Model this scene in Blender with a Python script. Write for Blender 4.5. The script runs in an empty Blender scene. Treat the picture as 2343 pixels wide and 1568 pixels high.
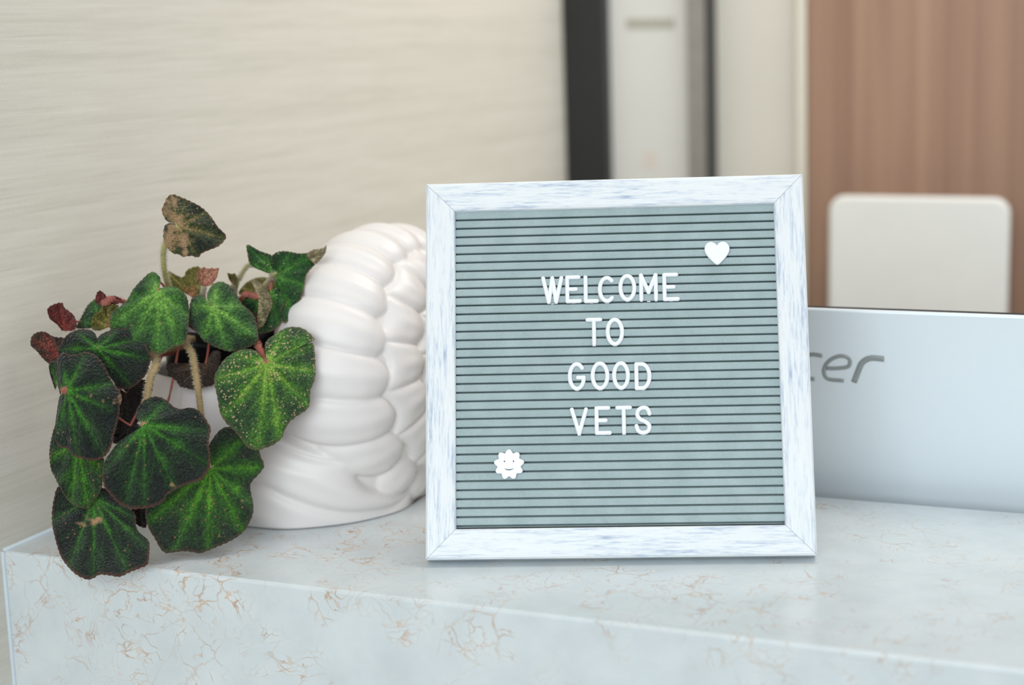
import bpy, bmesh, math, random
import numpy as np
from mathutils import Vector, Matrix
random.seed(7)
C = bpy.context.scene.collection
S = bpy.context.scene

# ------------------------------------------------------------------ camera
W_PX, H_PX = 2343.0, 1568.0
F_PX = 3889.595
YAW, PITCH, ROLL = -0.42036, 0.18062, -0.03310
CAM = Vector((0.37288, -0.99454, 0.34311))
def cam_axes():
    sy, cy = math.sin(YAW), math.cos(YAW); sp, cp = math.sin(PITCH), math.cos(PITCH)
    f = Vector((sy*cp, cy*cp, -sp)); r = Vector((cy, -sy, 0)); u = r.cross(f)
    c, s = math.cos(ROLL), math.sin(ROLL)
    return c*r+s*u, -s*r+c*u, f
RIGHT, UP, FWD = cam_axes()
cam_data = bpy.data.cameras.new('camera'); cam = bpy.data.objects.new('camera', cam_data); C.objects.link(cam)
cam.matrix_world = Matrix(((RIGHT.x, UP.x, -FWD.x, CAM.x), (RIGHT.y, UP.y, -FWD.y, CAM.y), (RIGHT.z, UP.z, -FWD.z, CAM.z), (0, 0, 0, 1)))
cam_data.sensor_width = 36.0; cam_data.sensor_fit = 'HORIZONTAL'; cam_data.lens = F_PX/W_PX*36.0
cam_data.clip_start = 0.02; cam_data.clip_end = 50
cam_data.dof.use_dof = True; cam_data.dof.focus_distance = 1.13; cam_data.dof.aperture_fstop = 3.6
cam_data.dof.aperture_blades = 0
S.camera = cam

# ------------------------------------------------------------------ world, light, exposure
S.view_settings.view_transform = 'Standard'; S.view_settings.look = 'None'
S.view_settings.gamma = 1.0; S.view_settings.exposure = 0.12; S.view_settings.use_curve_mapping = False
world = bpy.data.worlds.new('room_daylight'); S.world = world; world.use_nodes = True
bg = world.node_tree.nodes['Background']
bg.inputs['Color'].default_value = (0.93, 0.97, 1.0, 1); bg.inputs['Strength'].default_value = 0.60
def area(name, loc, target, size, power, col, size_y=None):
    l = bpy.data.lights.new(name, 'AREA'); l.energy = power; l.color = col; l.size = size
    if size_y: l.shape = 'RECTANGLE'; l.size_y = size_y
    o = bpy.data.objects.new(name, l); C.objects.link(o); o.location = loc
    o.rotation_euler = (Vector(target)-Vector(loc)).to_track_quat('-Z', 'Y').to_euler()
    return o
area('window_daylight', (0.5, -2.8, 0.95), (0, 0, 0.05), 2.4, 50, (0.90, 0.965, 1.0), 1.8)
area('ceiling_panel_light', (0.30, 0.66, 1.45), (-0.40, 0.78, 0.12), 0.8, 6.0, (1.0, 0.95, 0.88), 0.8).data.spread = 1.9

# ------------------------------------------------------------------ helpers
def lin(r, g, b, a=1.0):
    f = lambda c: (c/255.0/12.92 if c/255.0 <= 0.04045 else ((c/255.0+0.055)/1.055)**2.4)
    return (f(r), f(g), f(b), a)
def unproj(x, y, d):          # a point of the place seen in that direction, d metres in front of the lens plane
    return CAM + d*(FWD + RIGHT*((x-W_PX/2)/F_PX) - UP*((y-H_PX/2)/F_PX))
def ray_plane(x, y, axis, val):
    d = FWD + RIGHT*((x-W_PX/2)/F_PX) - UP*((y-H_PX/2)/F_PX)
    return CAM + d*((val-CAM[axis])/d[axis])
class NT:
    def __init__(s, name):
        s.m = bpy.data.materials.new(name); s.m.use_nodes = True; s.t = s.m.node_tree; s.n = s.t.nodes
        s.b = s.n['Principled BSDF']
    def add(s, typ, **kw):
        n = s.n.new(typ)
        for k, v in kw.items():
            if k in n.inputs: n.inputs[k].default_value = v
            else: setattr(n, k, v)
        return n
    def link(s, a, b): s.t.links.new(a, b)
    def coords(s, scale=(1, 1, 1), kind='Object'):
        tc = s.add('ShaderNodeTexCoord'); mp = s.add('ShaderNodeMapping'); mp.inputs['Scale'].default_value = scale
        s.link(tc.outputs[kind], mp.inputs['Vector']); return mp.outputs['Vector']
    def noise(s, vec, scale, detail=3, rough=0.55, dist=0.0):
        n = s.add('ShaderNodeTexNoise'); n.inputs['Scale'].default_value = scale; n.inputs['Detail'].default_value = detail
        n.inputs['Roughness'].default_value = rough; n.inputs['Distortion'].default_value = dist
        s.link(vec, n.inputs['Vector']); return n.outputs['Fac']
    def ramp(s, fac, stops):
        r = s.add('ShaderNodeValToRGB'); e = r.color_ramp.elements
        while len(e) < len(stops): e.new(0.5)
        for el, (p, c) in zip(e, stops): el.position = p; el.color = c if len(c) == 4 else (*c, 1)
        s.link(fac, r.inputs['Fac']); return r.outputs['Color']
    def math(s, op, a, b=None, c=None):
        n = s.add('ShaderNodeMath', operation=op)
        for i, v in enumerate((a, b, c)):
            if v is None: continue
            if isinstance(v, (int, float)): n.inputs[i].default_value = v
            else: s.link(v, n.inputs[i])
        return n.outputs[0]
    def mix(s, fac, a, b, mode='MIX'):
        n = s.add('ShaderNodeMix', data_type='RGBA', blend_type=mode)
        for i, v in ((0, fac), (6, a), (7, b)):
            if isinstance(v, (int, float)): n.inputs[i].default_value = v
            elif isinstance(v, tuple): n.inputs[i].default_value = v
            else: s.link(v, n.inputs[i])
        return n.outputs[2]
    def col(s, c):
        if isinstance(c, tuple): s.b.inputs['Base Color'].default_value = c
        else: s.link(c, s.b.inputs['Base Color'])
    def set(s, rough=None, metal=None, spec=None, sheen=None, sss=None):
        if rough is not None: s.b.inputs['Roughness'].default_value = rough
        if metal is not None: s.b.inputs['Metallic'].default_value = metal
        if spec is not None: s.b.inputs['Specular IOR Level'].default_value = spec
        if sheen is not None: s.b.inputs['Sheen Weight'].default_value = sheen
        if sss is not None: s.b.inputs['Subsurface Weight'].default_value = sss; s.b.inputs['Subsurface Scale'].default_value = 0.01
    def bump(s, h, dist, strength=1.0):
        n = s.add('ShaderNodeBump'); n.inputs['Distance'].default_value = dist; n.inputs['Strength'].default_value = strength
        s.link(h, n.inputs['Height']); s.link(n.outputs['Normal'], s.b.inputs['Normal'])
def obj(name, me, mats, parent=None, loc=None, smooth=True):
    if isinstance(me, bmesh.types.BMesh):
        bm = me; me = bpy.data.meshes.new(name); bm.normal_update(); bm.to_mesh(me); bm.free()
    me.name = name
    o = bpy.data.objects.new(name, me); C.objects.link(o)
    for m in (mats if isinstance(mats, (list, tuple)) else [mats]): me.materials.append(m)
    if smooth:
        for p in me.polygons: p.use_smooth = True
    if parent: o.parent = parent
    if loc is not None: o.location = loc
    return o
def empty(name, loc=(0, 0, 0), rot=None):
    o = bpy.data.objects.new(name, None); C.objects.link(o); o.location = loc; o.empty_display_size = 0.05
    if rot: o.rotation_euler = rot
    return o
def tag(o, label=None, cat=None, group=None, kind=None):
    if label: o['label'] = label
    if cat: o['category'] = cat
    if group: o['group'] = group
    if kind: o['kind'] = kind
    return o
def box(bm, lo, hi, bevel=0.0, seg=2):
    r = bmesh.ops.create_cube(bm, size=1.0)
    vs = r['verts']
    c = [(a+b)/2 for a, b in zip(lo, hi)]; s = [b-a for a, b in zip(lo, hi)]
    for v in vs: v.co = Vector([c[i]+v.co[i]*s[i] for i in range(3)])
    if bevel > 0:
        es = list({e for v in vs for e in v.link_edges})
        bmesh.ops.bevel(bm, geom=es, offset=bevel, segments=seg, profile=0.5, affect='EDGES')
def sweep(bm, pts, w, h, nsec=12, up=None, taper=None, cap=True):
    """rounded strip (elliptical section w x h) along pts with round ends"""
    pts = [Vector(p) for p in pts]; n = len(pts)
    tang = []
    for i in range(n):
        a = pts[max(i-1, 0)]; b = pts[min(i+1, n-1)]; tang.append((b-a).normalized())
    upv = Vector(up) if up else None
    rings = []
    def ring(p, t, s):
        u = upv if upv else (Vector((0, 0, 1)) if abs(t.z) < 0.9 else Vector((1, 0, 0)))
        side = t.cross(u).normalized(); uu = side.cross(t).normalized()
        return [bm.verts.new(p + side*(math.cos(2*math.pi*k/nsec)*w*s*0.5) + uu*(math.sin(2*math.pi*k/nsec)*h*s*0.5)) for k in range(nsec)]
    seq = []
    r0 = w*0.5*(taper[0] if taper else 1); r1 = w*0.5*(taper[-1] if taper else 1)
    if cap:
        for a in (0.98, 0.85, 0.6, 0.3): seq.append((pts[0]-tang[0]*r0*a, tang[0], math.sqrt(1-a*a)*(taper[0] if taper else 1)))
    for i in range(n): seq.append((pts[i], tang[i], taper[i] if taper else 1))
    if cap:
        for a in (0.3, 0.6, 0.85, 0.98): seq.append((pts[-1]+tang[-1]*r1*a, tang[-1], math.sqrt(1-a*a)*(taper[-1] if taper else 1)))
    for p, t, s in seq: rings.append(ring(p, t, s))
    for a, b in zip(rings[:-1], rings[1:]):
        for k in range(nsec):
            bm.faces.new((a[k], a[(k+1) % nsec], b[(k+1) % nsec], b[k]))
    bm.faces.new(rings[0][::-1]); bm.faces.new(rings[-1])
def catmull(pts, n):
    pts = [np.array(p, float) for p in pts]
    P = [2*pts[0]-pts[1]] + pts + [2*pts[-1]-pts[-2]]
    out = []
    for i in range(1, len(P)-2):
        for k in range(n):
            t = k/n
            out.append(0.5*((2*P[i])+(-P[i-1]+P[i+1])*t+(2*P[i-1]-5*P[i]+4*P[i+1]-P[i+2])*t*t+(-P[i-1]+3*P[i]-3*P[i+1]+P[i+2])*t**3))
    out.append(P[-2]); return out
def bake(o):
    """evaluate a temporary object's modifiers or curve into a plain mesh"""
    dg = bpy.context.evaluated_depsgraph_get(); dg.update()
    me = bpy.data.meshes.new_from_object(o.evaluated_get(dg)); bpy.data.objects.remove(o, do_unlink=True)
    return me
def flat_shape(outlines, depth, bevel, res=2):
    """2D outline(s), the later ones being holes, extruded with a rounded edge, as a mesh"""
    cu = bpy.data.curves.new('tmp', 'CURVE'); cu.dimensions = '2D'; cu.fill_mode = 'BOTH'
    cu.extrude = depth/2-bevel; cu.bevel_depth = bevel; cu.bevel_resolution = res
    for pts in outlines:
        sp = cu.splines.new('POLY'); sp.points.add(len(pts)-1); sp.use_cyclic_u = True
        for q, p in zip(sp.points, pts): q.co = (p[0], p[1], 0, 1)
    o = bpy.data.objects.new('tmp', cu); C.objects.link(o)
    me = bake(o); bpy.data.curves.remove(cu); return me

# ------------------------------------------------------------------ room dimensions
XW = -0.4184          # left wall plane
YF, YB = -0.1029, 0.1982   # front and back edge of the transaction counter
YW = 0.985            # back wall plane
FLOOR = -1.07

# ---- materials of the setting
def mat_wallpaper():
    t = NT('woven_wallpaper')
    v = t.coords((1, 1.8, 85)); v2 = t.coords((1, 12, 330)); v3 = t.coords((900, 900, 700))
    a = t.noise(v, 1.0, 3, 0.55, 0.25); b = t.noise(v2, 1.0, 2, 0.6); g = t.noise(v3, 1.0, 1)
    s = t.math('ADD', t.math('MULTIPLY', a, 0.42), t.math('ADD', t.math('MULTIPLY', b, 0.42), t.math('MULTIPLY', g, 0.16)))
    t.col(t.ramp(s, [(0.30, lin(203, 201, 188)), (0.5, lin(217, 214, 203)), (0.70, lin(226, 223, 214))]))
    t.set(rough=0.8, spec=0.2); t.bump(s, 0.0006, 0.6); return t.m
def mat_quartz():
    t = NT('veined_quartz')
    v = t.coords((1, 1, 1))
    w = t.add('ShaderNodeTexNoise'); w.inputs['Scale'].default_value = 22; w.inputs['Detail'].default_value = 4; t.link(v, w.inputs['Vector'])
    off = t.add('ShaderNodeVectorMath', operation='MULTIPLY_ADD'); t.link(w.outputs['Color'], off.inputs[0]); off.inputs[1].default_value = (0.05, 0.05, 0.05); t.link(v, off.inputs[2])
    wv = off.outputs[0]
    def veins(scale, width, vec, detail=2):
        n = t.noise(vec, scale, detail, 0.5, 0.6)
        d = t.math('ABSOLUTE', t.math('SUBTRACT', n, 0.5))
        return t.math('SUBTRACT', 1.0, t.math('SMOOTH_MIN', t.math('DIVIDE', d, width), 1.0, 0.1))
    def cracks(scale, width, vec):
        n = t.add('ShaderNodeTexVoronoi', feature='DISTANCE_TO_EDGE'); n.inputs['Scale'].default_value = scale; t.link(vec, n.inputs['Vector'])
        return t.math('SUBTRACT', 1.0, t.math('SMOOTH_MIN', t.math('DIVIDE', n.outputs['Distance'], width), 1.0, 0.15))
    v1 = t.math('MAXIMUM', cracks(34, 0.026, wv), veins(30, 0.011, wv, 3)); v2 = cracks(130, 0.055, wv)
    patch = t.ramp(t.noise(v, 13, 3, 0.6), [(0.42, (0, 0, 0)), (0.54, (1, 1, 1))])
    patch2 = t.ramp(t.noise(v, 60, 3, 0.6), [(0.50, (0, 0, 0)), (0.62, (1, 1, 1))])
    f = t.math('MAXIMUM', t.math('MULTIPLY', v1, t.math('MULTIPLY', patch, t.ramp(t.noise(v, 44, 2), [(0.40, (0.1, 0.1, 0.1)), (0.6, (1, 1, 1))]))), t.math('MULTIPLY', v2, t.math('MULTIPLY', patch, patch2)))
    sx = t.add('ShaderNodeSeparateXYZ'); t.link(v, sx.inputs[0])
    dens = t.ramp(t.math('ADD', sx.outputs[0], 0.45), [(0.30, (1, 1, 1)), (0.75, (0.42, 0.42, 0.42))])      # the veining thins out along the slab
    f = t.math('MULTIPLY', f, dens)
    cloud = t.noise(v, 30, 4, 0.6)
    base = t.ramp(cloud, [(0.3, lin(201, 209, 212)), (0.52, lin(208, 216, 219)), (0.75, lin(216, 222, 224))])
    vc = t.ramp(t.noise(v, 70, 2), [(0.35, lin(208, 182, 156)), (0.65, lin(172, 124, 84))])
    t.col(t.mix(f, base, vc)); t.set(rough=0.22, spec=0.45); return t.m
def mat_plain(name, c, rough=0.6, metal=0.0, spec=0.4, var=0.0, scale=30, bump=0.0):
    t = NT(name)
    if var:
        n = t.noise(t.coords(), scale, 3); lo = tuple(x*(1-var) for x in c[:3])+(1,); hi = tuple(min(1, x*(1+var)) for x in c[:3])+(1,)
        t.col(t.ramp(n, [(0.3, lo), (0.7, hi)]))
        if bump: t.bump(n, bump)
    else: t.col(c)
    t.set(rough=rough, metal=metal, spec=spec); return t.m
def mat_wood(name, a, b, sx):
    t = NT(name)
    s = t.math('ADD', t.math('MULTIPLY', t.noise(t.coords((sx, 1, 0.6)), 1, 3, 0.55), 0.7), t.math('MULTIPLY', t.noise(t.coords((sx*4, 3, 2.0)), 1, 3), 0.3))
    t.col(t.ramp(s, [(0.36, a), (0.64, b)])); t.set(rough=0.45, spec=0.35); t.bump(s, 0.001, 0.3); return t.m
M_WALL = mat_wallpaper(); M_QUARTZ = mat_quartz()
M_PLASTER = mat_plain('beige_plaster', lin(210, 205, 194), 0.85, var=0.03, scale=6)
M_FLOOR = mat_plain('grey_tile_floor', lin(150, 146, 138), 0.4, var=0.08, scale=5)
M_CAULK = mat_plain('pale_caulk', lin(205, 216, 222), 0.4, var=0.03, scale=90)
M_DESK = mat_plain('pale_laminate', lin(214, 213, 208), 0.4, var=0.03, scale=20)

# ---- setting
def slab(name, lo, hi, m, bevel=0.0):
    bm = bmesh.new(); box(bm, lo, hi, bevel); o = obj(name, bm, m, smooth=False); return tag(o, kind='structure')
slab('wall_left', (XW-0.12, -1.6, FLOOR), (XW, YW+0.12, 1.7), M_WALL)
slab('wall_back', (XW, YW, FLOOR), (2.6, YW+0.12, 1.7), M_PLASTER)
slab('floor', (XW-0.12, -3.6, FLOOR-0.05), (2.6, YW+0.12, FLOOR), M_FLOOR)

def wall_x(px, y=YW): return ray_plane(px, 200, 1, y).x
def caulk(name, pts):
    bm = bmesh.new(); sweep(bm, pts, 0.0034, 0.0034, 8, cap=False); o = obj(name, bm, M_CAULK); tag(o, kind='structure')
caulk('trim_1', [(XW+0.0006, YF+0.001, 0.0004), (XW+0.0006, YB, 0.0004)])
caulk('trim_2', [(XW+0.0006, YF-0.0002, 0.0), (XW+0.0006, YF-0.0002, FLOOR)])

# wood door in the back wall
M_DOOR = mat_wood('brown_wood_grain', lin(138, 106, 88), lin(166, 134, 112), 34)
xd = wall_x(1852)
bm = bmesh.new(); box(bm, (xd, YW-0.012, FLOOR), (xd+0.86, YW-0.0005, 1.15), 0.002)
tag(obj('door_1', bm, M_DOOR, smooth=False), kind='structure')
M_TRIM = mat_plain('cream_paint', lin(214, 208, 194), 0.5, var=0.02)
bm = bmesh.new(); box(bm, (xd-0.012, YW-0.016, FLOOR), (xd-0.0005, YW-0.0005, 1.16), 0.002)
tag(obj('trim_3', bm, M_TRIM, smooth=False), kind='structure')

# framed notice on the back wall, running past the top of the photograph
M_BLACK = mat_plain('black_frame_lacquer', lin(36, 38, 37), 0.35, var=0.1, scale=12)
M_METAL = mat_plain('brushed_grey_metal', lin(150, 145, 140), 0.35, 0.6, var=0.06, scale=60)
M_PAPER = mat_plain('white_paper', lin(214, 213, 207), 0.7, var=0.015, scale=8)
M_INK = mat_plain('pale_grey_ink', lin(168, 166, 152), 0.7)
M_SALMON = mat_plain('faint_salmon_ink', lin(215, 205, 196), 0.7)
fr = empty('framed_notice', (wall_x(1480), YW, 0.55))
tag(fr, 'tall white notice in a black and grey frame on the back wall, out of focus', 'framed notice')
def part(name, m, parent, lo, hi, bevel=0.001, off=(0, 0, 0)):
    bm = bmesh.new(); box(bm, [a-b for a, b in zip(lo, off)], [a-b for a, b in zip(hi, off)], bevel); return obj(name, bm, m, parent, smooth=False)
fo = tuple(fr.location)
xa, xb, xc, xe = XW+0.0015, wall_x(1386, YW-0.03), wall_x(1578, YW-0.02), wall_x(1624, YW-0.03)
zb, zt = 0.0, 1.0
part('side_bar', M_BLACK, fr, (xa, YW-0.03, zb), (xb, YW-0.0005, zt), 0.002, fo)['label'] = 'thick black left bar of the frame'
part('side_bar', M_METAL, fr, (xc, YW-0.03, zb), (xe-0.005, YW-0.0005, zt), 0.001, fo)['label'] = 'narrow grey right bar of the frame'
part('edge_strip', M_BLACK, fr, (xe-0.005, YW-0.031, zb), (xe, YW-0.0005, zt), 0.001, fo)
part('end_bar', M_BLACK, fr, (xb, YW-0.03, zt-0.03), (xc, YW-0.0005, zt), 0.001, fo)
part('end_bar', M_BLACK, fr, (xb, YW-0.03, zb), (xc, YW-0.0005, zb+0.03), 0.001, fo)
pp = part('paper', M_PAPER, fr, (xb, YW-0.012, zb+0.03), (xc, YW-0.0005, zt-0.03), 0.0, fo)
def mark(name, m, parent, x0, x1, y0, y1, yy, offv):
    a = ray_plane(x0, y1, 1, yy); b = ray_plane(x1, y0, 1, yy)
    bm = bmesh.new(); box(bm, (a.x-offv[0], yy-0.0004-offv[1], a.z-offv[2]), (b.x-offv[0], yy-offv[1], b.z-offv[2])); return obj(name, bm, m, parent, smooth=False)
bm = bmesh.new(); xx = 1434
while xx < 1545:
    w = random.uniform(6, 10); a = ray_plane(xx, 66, 1, YW-0.0122); b = ray_plane(xx+w, 42, 1, YW-0.0122)
    box(bm, (a.x-fo[0], YW-0.0128-fo[1], a.z-fo[2]), (b.x-fo[0], YW-0.0121-fo[1], b.z-fo[2])); xx += w+3
obj('heading_line', bm, M_INK, pp, smooth=False)
mark('printed_spot', M_SALMON, pp, 1474, 1500, 345, 384, YW-0.0122, fo)

# reception counter: mitred quartz slab with a waterfall front
ctr = empty('reception_counter', (0.5, (YF+YB)/2, FLOOR))
tag(ctr, 'white quartz reception counter with tan veins carrying the letter board and planter', 'counter')
def prof_mesh(prof, x0, x1):
    bm = bmesh.new(); a = [bm.verts.new((x0, y, z)) for y, z in prof]; b = [bm.verts.new((x1, y, z)) for y, z in prof]
    n = len(prof)
    for i in range(n): bm.faces.new((a[i], b[i], b[(i+1) % n], a[(i+1) % n]))
    bm.faces.new(a[::-1]); bm.faces.new(b); bmesh.ops.recalc_face_normals(bm, faces=bm.faces); return bm
c0 = 0.0021
prof = [(YF, FLOOR+0.002), (YF, -c0), (YF+c0*0.35, -c0*0.35), (YF+c0, 0), (YB-c0, 0), (YB, -c0), (YB, -0.03), (YF+0.02, -0.03), (YF+0.02, FLOOR+0.002)]
o = obj('quartz_slab', prof_mesh(prof, XW+0.0008, 1.7), M_QUARTZ, ctr, smooth=False)
o.matrix_parent_inverse = Matrix.Translation(-Vector(ctr.location))
bm = bmesh.new(); box(bm, (XW+0.002, YB-0.03, FLOOR+0.001), (1.69, YB-0.01, -0.0305))
o = obj('support_panel', bm, M_DESK, ctr, smooth=False); o.matrix_parent_inverse = Matrix.Translation(-Vector(ctr.location))

# lower staff desk behind the counter, carrying the laptop
ZD = -0.10
dk = empty('staff_desk', (0.4, 0.5, FLOOR)); tag(dk, 'pale staff desk hidden behind the quartz counter', 'desk')
for nm, lo, hi in (('desktop', (XW+0.003, YB+0.003, ZD-0.03), (1.6, 0.78, ZD)), ('side_panel', (XW+0.01, YB+0.02, FLOOR+0.001), (XW+0.035, 0.76, ZD-0.0302)), ('side_panel', (1.55, YB+0.02, FLOOR+0.001), (1.575, 0.76, ZD-0.0302))):
    bm = bmesh.new(); box(bm, lo, hi, 0.001); o = obj(nm, bm, M_DESK, dk, smooth=False); o.matrix_parent_inverse = Matrix.Translation(-Vector(dk.location))

# ------------------------------------------------------------------ laptop
M_LID = mat_plain('silver_blue_lid', lin(222, 232, 238), 0.36, 0.15, 0.5)
M_DARK = mat_plain('black_plastic', lin(28, 28, 30), 0.35)
M_LOGO = mat_plain('grey_logo_metal', lin(150, 156, 156), 0.4, 0.3)
def rounded_rect(w, h, r, n=6, cx=0, cy=0):
    out = []
    for qx, qy, a0 in ((w/2-r, h/2-r, 0), (-w/2+r, h/2-r, 90), (-w/2+r, -h/2+r, 180), (w/2-r, -h/2+r, 270)):
        for k in range(n+1):
            a = math.radians(a0+90*k/n); out.append((cx+qx+r*math.cos(a), cy+qy+r*math.sin(a)))
    return out
LW, LH = 0.363, 0.243
YL = 0.235                                   # hinge line
lean = math.radians(9)                       # the lid top leans towards the camera side
top = ray_plane(2090, 718, 1, YL-0.035)
xl = ray_plane(1893, 827, 1, YL-0.025).x
lap = empty('laptop', (xl, YL, ZD)); tag(lap, 'open silver laptop seen from behind, standing right of the letter board', 'laptop')
LH = (top.z-(ZD+0.022))/math.cos(lean)
lid = obj('lid', flat_shape([rounded_rect(LW, LH, 0.009)], 0.0045, 0.0015), M_LID, lap)
lid.matrix_basis = Matrix.Translation((0, 0, 0.022)) @ Matrix.Rotation(lean, 4, 'X') @ Matrix.Rotation(math.pi/2, 4, 'X') @ Matrix.Translation((0, LH/2, 0))
bz = obj('screen_bezel', flat_shape([rounded_rect(LW-0.001, LH+0.0006, 0.009)], 0.0026, 0.0008), M_DARK, lid); bz.location = (0, 0.0006, -0.0036)
bs = obj('keyboard_base', flat_shape([rounded_rect(LW, 0.235, 0.01)], 0.017, 0.002), M_LID, lap); bs.location = (0, 0.125, 0.0115)
bm = bmesh.new(); sweep(bm, [(-0.14, 0, 0.019), (0.14, 0, 0.019)], 0.008, 0.008, 12); obj('hinge', bm, M_DARK, lap)
for sx in (-0.15, 0.15):
    for sy in (0.03, 0.22):
        bm = bmesh.new(); box(bm, (sx-0.01, sy-0.004, 0.0003), (sx+0.01, sy+0.004, 0.004)); obj('foot_pad', bm, M_DARK, lap, smooth=False)
# logo letters a c e r as raised strips, slanted
def logo():
    bm = bmesh.new(); hgt = 0.0190; sh = 0.30
    def P(pts, w=0.0030):
        q = catmull([(x+sh*y, y, 0) for x, y in pts], 6)
        sweep(bm, [(a*hgt, b*hgt, 0.0026) for a, b, c in q], w, 0.0008, 8, up=(0, 0, 1), cap=False)
    ox = -2.28
    def arc(cx, cy, rx, ry, a0, a1, n=9): return [(cx+rx*math.cos(math.radians(a0+(a1-a0)*k/n)), cy+ry*math.sin(math.radians(a0+(a1-a0)*k/n))) for k in range(n+1)]
    P([(ox+0.15, 0.98), (ox+0.65, 1.0), (ox+0.86, 0.85), (ox+0.86, 0.5), (ox+0.86, 0.02)], 0.0034)          # a
    P([(ox+0.86, 0.58), (ox+0.3, 0.55), (ox+0.05, 0.30), (ox+0.3, 0.04), (ox+0.86, 0.04)], 0.0026)
    x = ox+1.16
    P([(x+0.95, 0.97), (x+0.5, 1.0), (x+0.1, 0.75), (x+0.06, 0.35), (x+0.35, 0.03), (x+0.9, 0.0)], 0.0030)   # c
    x = ox+2.30
    P([(x+0.10, 0.47), (x+0.55, 0.50), (x+0.92, 0.60), (x+0.86, 0.90), (x+0.5, 1.0), (x+0.14, 0.80), (x+0.02, 0.42), (x+0.25, 0.05), (x+0.9, 0.0)], 0.0028)   # e
    x = ox+3.42
    P([(x+0.18, -0.04), (x+0.22, 0.45), (x+0.28, 0.78), (x+0.55, 0.97), (x+1.05, 0.96)], 0.0042)   # r
    return bm
lg = obj('logo', logo(), M_LOGO, lid); lg.location = (-0.0045, 0.0570, 0); lg['label'] = 'grey metal brand lettering on the lid'

# ------------------------------------------------------------------ white panel in front of the wood door
M_SCR = mat_plain('white_plastic_panel', lin(226, 226, 222), 0.5, var=0.015, scale=25)
M_SCE = mat_plain('grey_plastic_edge', lin(160, 158, 150), 0.5)
yp = YW-0.06
a = ray_plane(1910, 456, 1, yp); b = ray_plane(2308, 456, 1, yp); c = ray_plane(1900, 760, 1, yp)
pw, ph = b.x-a.x, a.z-c.z
pn = empty('wall_panel', ((a.x+b.x)/2-0.002, yp, (a.z+c.z)/2), (0, math.radians(0.4), 0))
tag(pn, 'blurred white panel with rounded corners on the brown wood door', 'panel')
o = obj('face', flat_shape([rounded_rect(pw, ph, 0.014)], 0.012, 0.004), M_SCR, pn); o.rotation_euler = (math.pi/2, 0, 0)
o = obj('mounting_plate', flat_shape([rounded_rect(pw*0.86, ph*0.86, 0.01)], 0.0405, 0.001), M_SCE, pn); o.rotation_euler = (math.pi/2, 0, 0); o.location = (0, 0.0268, 0)

# ------------------------------------------------------------------ letter board
BY, BL = 0.350418, 0.354269
uu = Vector((math.cos(BY), math.sin(BY), 0)); nn = Vector((-math.sin(BY), math.cos(BY), 0))
vv = nn*math.sin(BL)+Vector((0, 0, 1))*math.cos(BL); ww = uu.cross(vv)
BO = (Vector((-0.127*math.cos(BY), -0.127*math.sin(BY), 0.0053))+Vector((0.127*math.cos(BY), 0.127*math.sin(BY), 0.0053)))/2
BM = Matrix(((uu.x, vv.x, ww.x, BO.x), (uu.y, vv.y, ww.y, BO.y), (uu.z, vv.z, ww.z, BO.z), (0, 0, 0, 1)))
board = empty('letter_board'); board.matrix_world = BM
tag(board, 'square grey felt letter board in a whitewashed wood frame, leaning back on the counter', 'letter board')
def mat_whitewash():
    t = NT('whitewashed_wood')
    v = t.coords((26, 420, 420)); v2 = t.coords((90, 900, 900)); v3 = t.coords((14, 60, 60))
    a = t.noise(v, 1, 4, 0.65, 0.4); b = t.noise(v2, 1, 3, 0.7); d = t.noise(v3, 1, 2)
    s = t.math('ADD', t.math('MULTIPLY', a, 0.45), t.math('ADD', t.math('MULTIPLY', b, 0.3), t.math('MULTIPLY', d, 0.25)))
    t.col(t.ramp(s, [(0.33, lin(146, 160, 186)), (0.43, lin(198, 208, 222)), (0.50, lin(226, 231, 234)), (0.7, lin(234, 238, 238))]))
    t.set(rough=0.5, spec=0.4); t.bump(s, 0.0004, 0.5); return t.m
M_WW = mat_whitewash(); M_FELT_N = NT('grey_felt')
n = M_FELT_N.noise(M_FELT_N.coords(), 1500, 2); n2 = M_FELT_N.noise(M_FELT_N.coords(), 60, 3)
M_FELT_N.col(M_FELT_N.ramp(M_FELT_N.math('ADD', M_FELT_N.math('MULTIPLY', n, 0.5), M_FELT_N.math('MULTIPLY', n2, 0.5)), [(0.3, lin(150, 168, 170)), (0.7, lin(174, 190, 192))]))
M_FELT_N.set(rough=0.95, spec=0.1); M_FELT_N.bump(n, 0.0003, 0.5); M_FELT = M_FELT_N.m
RW, HALF, DEP = 0.0199, 0.127, 0.015
def rail(cx, cy, ang):
    # local x runs along the rail, local y from the outer edge (0) inwards, mitred ends, small lip at both edges
    prof = [(0.0, -DEP), (0.0, -0.0016), (0.0012, -0.0003), (0.0030, 0.0), (RW-0.0022, 0.0), (RW-0.0006, -0.0006), (RW, -0.0018), (RW, -0.0062), (RW-0.004, -0.0064), (RW-0.004, -DEP)]
    bm = bmesh.new(); L = HALF-0.00012; NX = 24; cols = []
    for k in range(NX+1):
        f = -1+2*k/NX; cols.append([bm.verts.new((f*(L-y), y, z)) for y, z in prof])
    m = len(prof)
    for A, B in zip(cols[:-1], cols[1:]):
        for i in range(m): bm.faces.new((A[i], B[i], B[(i+1) % m], A[(i+1) % m]))
    bm.faces.new(cols[0][::-1]); bm.faces.new(cols[-1]); bmesh.ops.recalc_face_normals(bm, faces=bm.faces)
    o = obj('frame_rail', bm, M_WW, board, smooth=False)
    o.matrix_basis = Matrix.Translation((cx, cy, 0)) @ Matrix.Rotation(ang, 4, 'Z'); return o
rail(0, 0, 0); rail(HALF, HALF, math.pi/2); rail(0, 2*HALF, math.pi); rail(-HALF, HALF, -math.pi/2)
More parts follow.
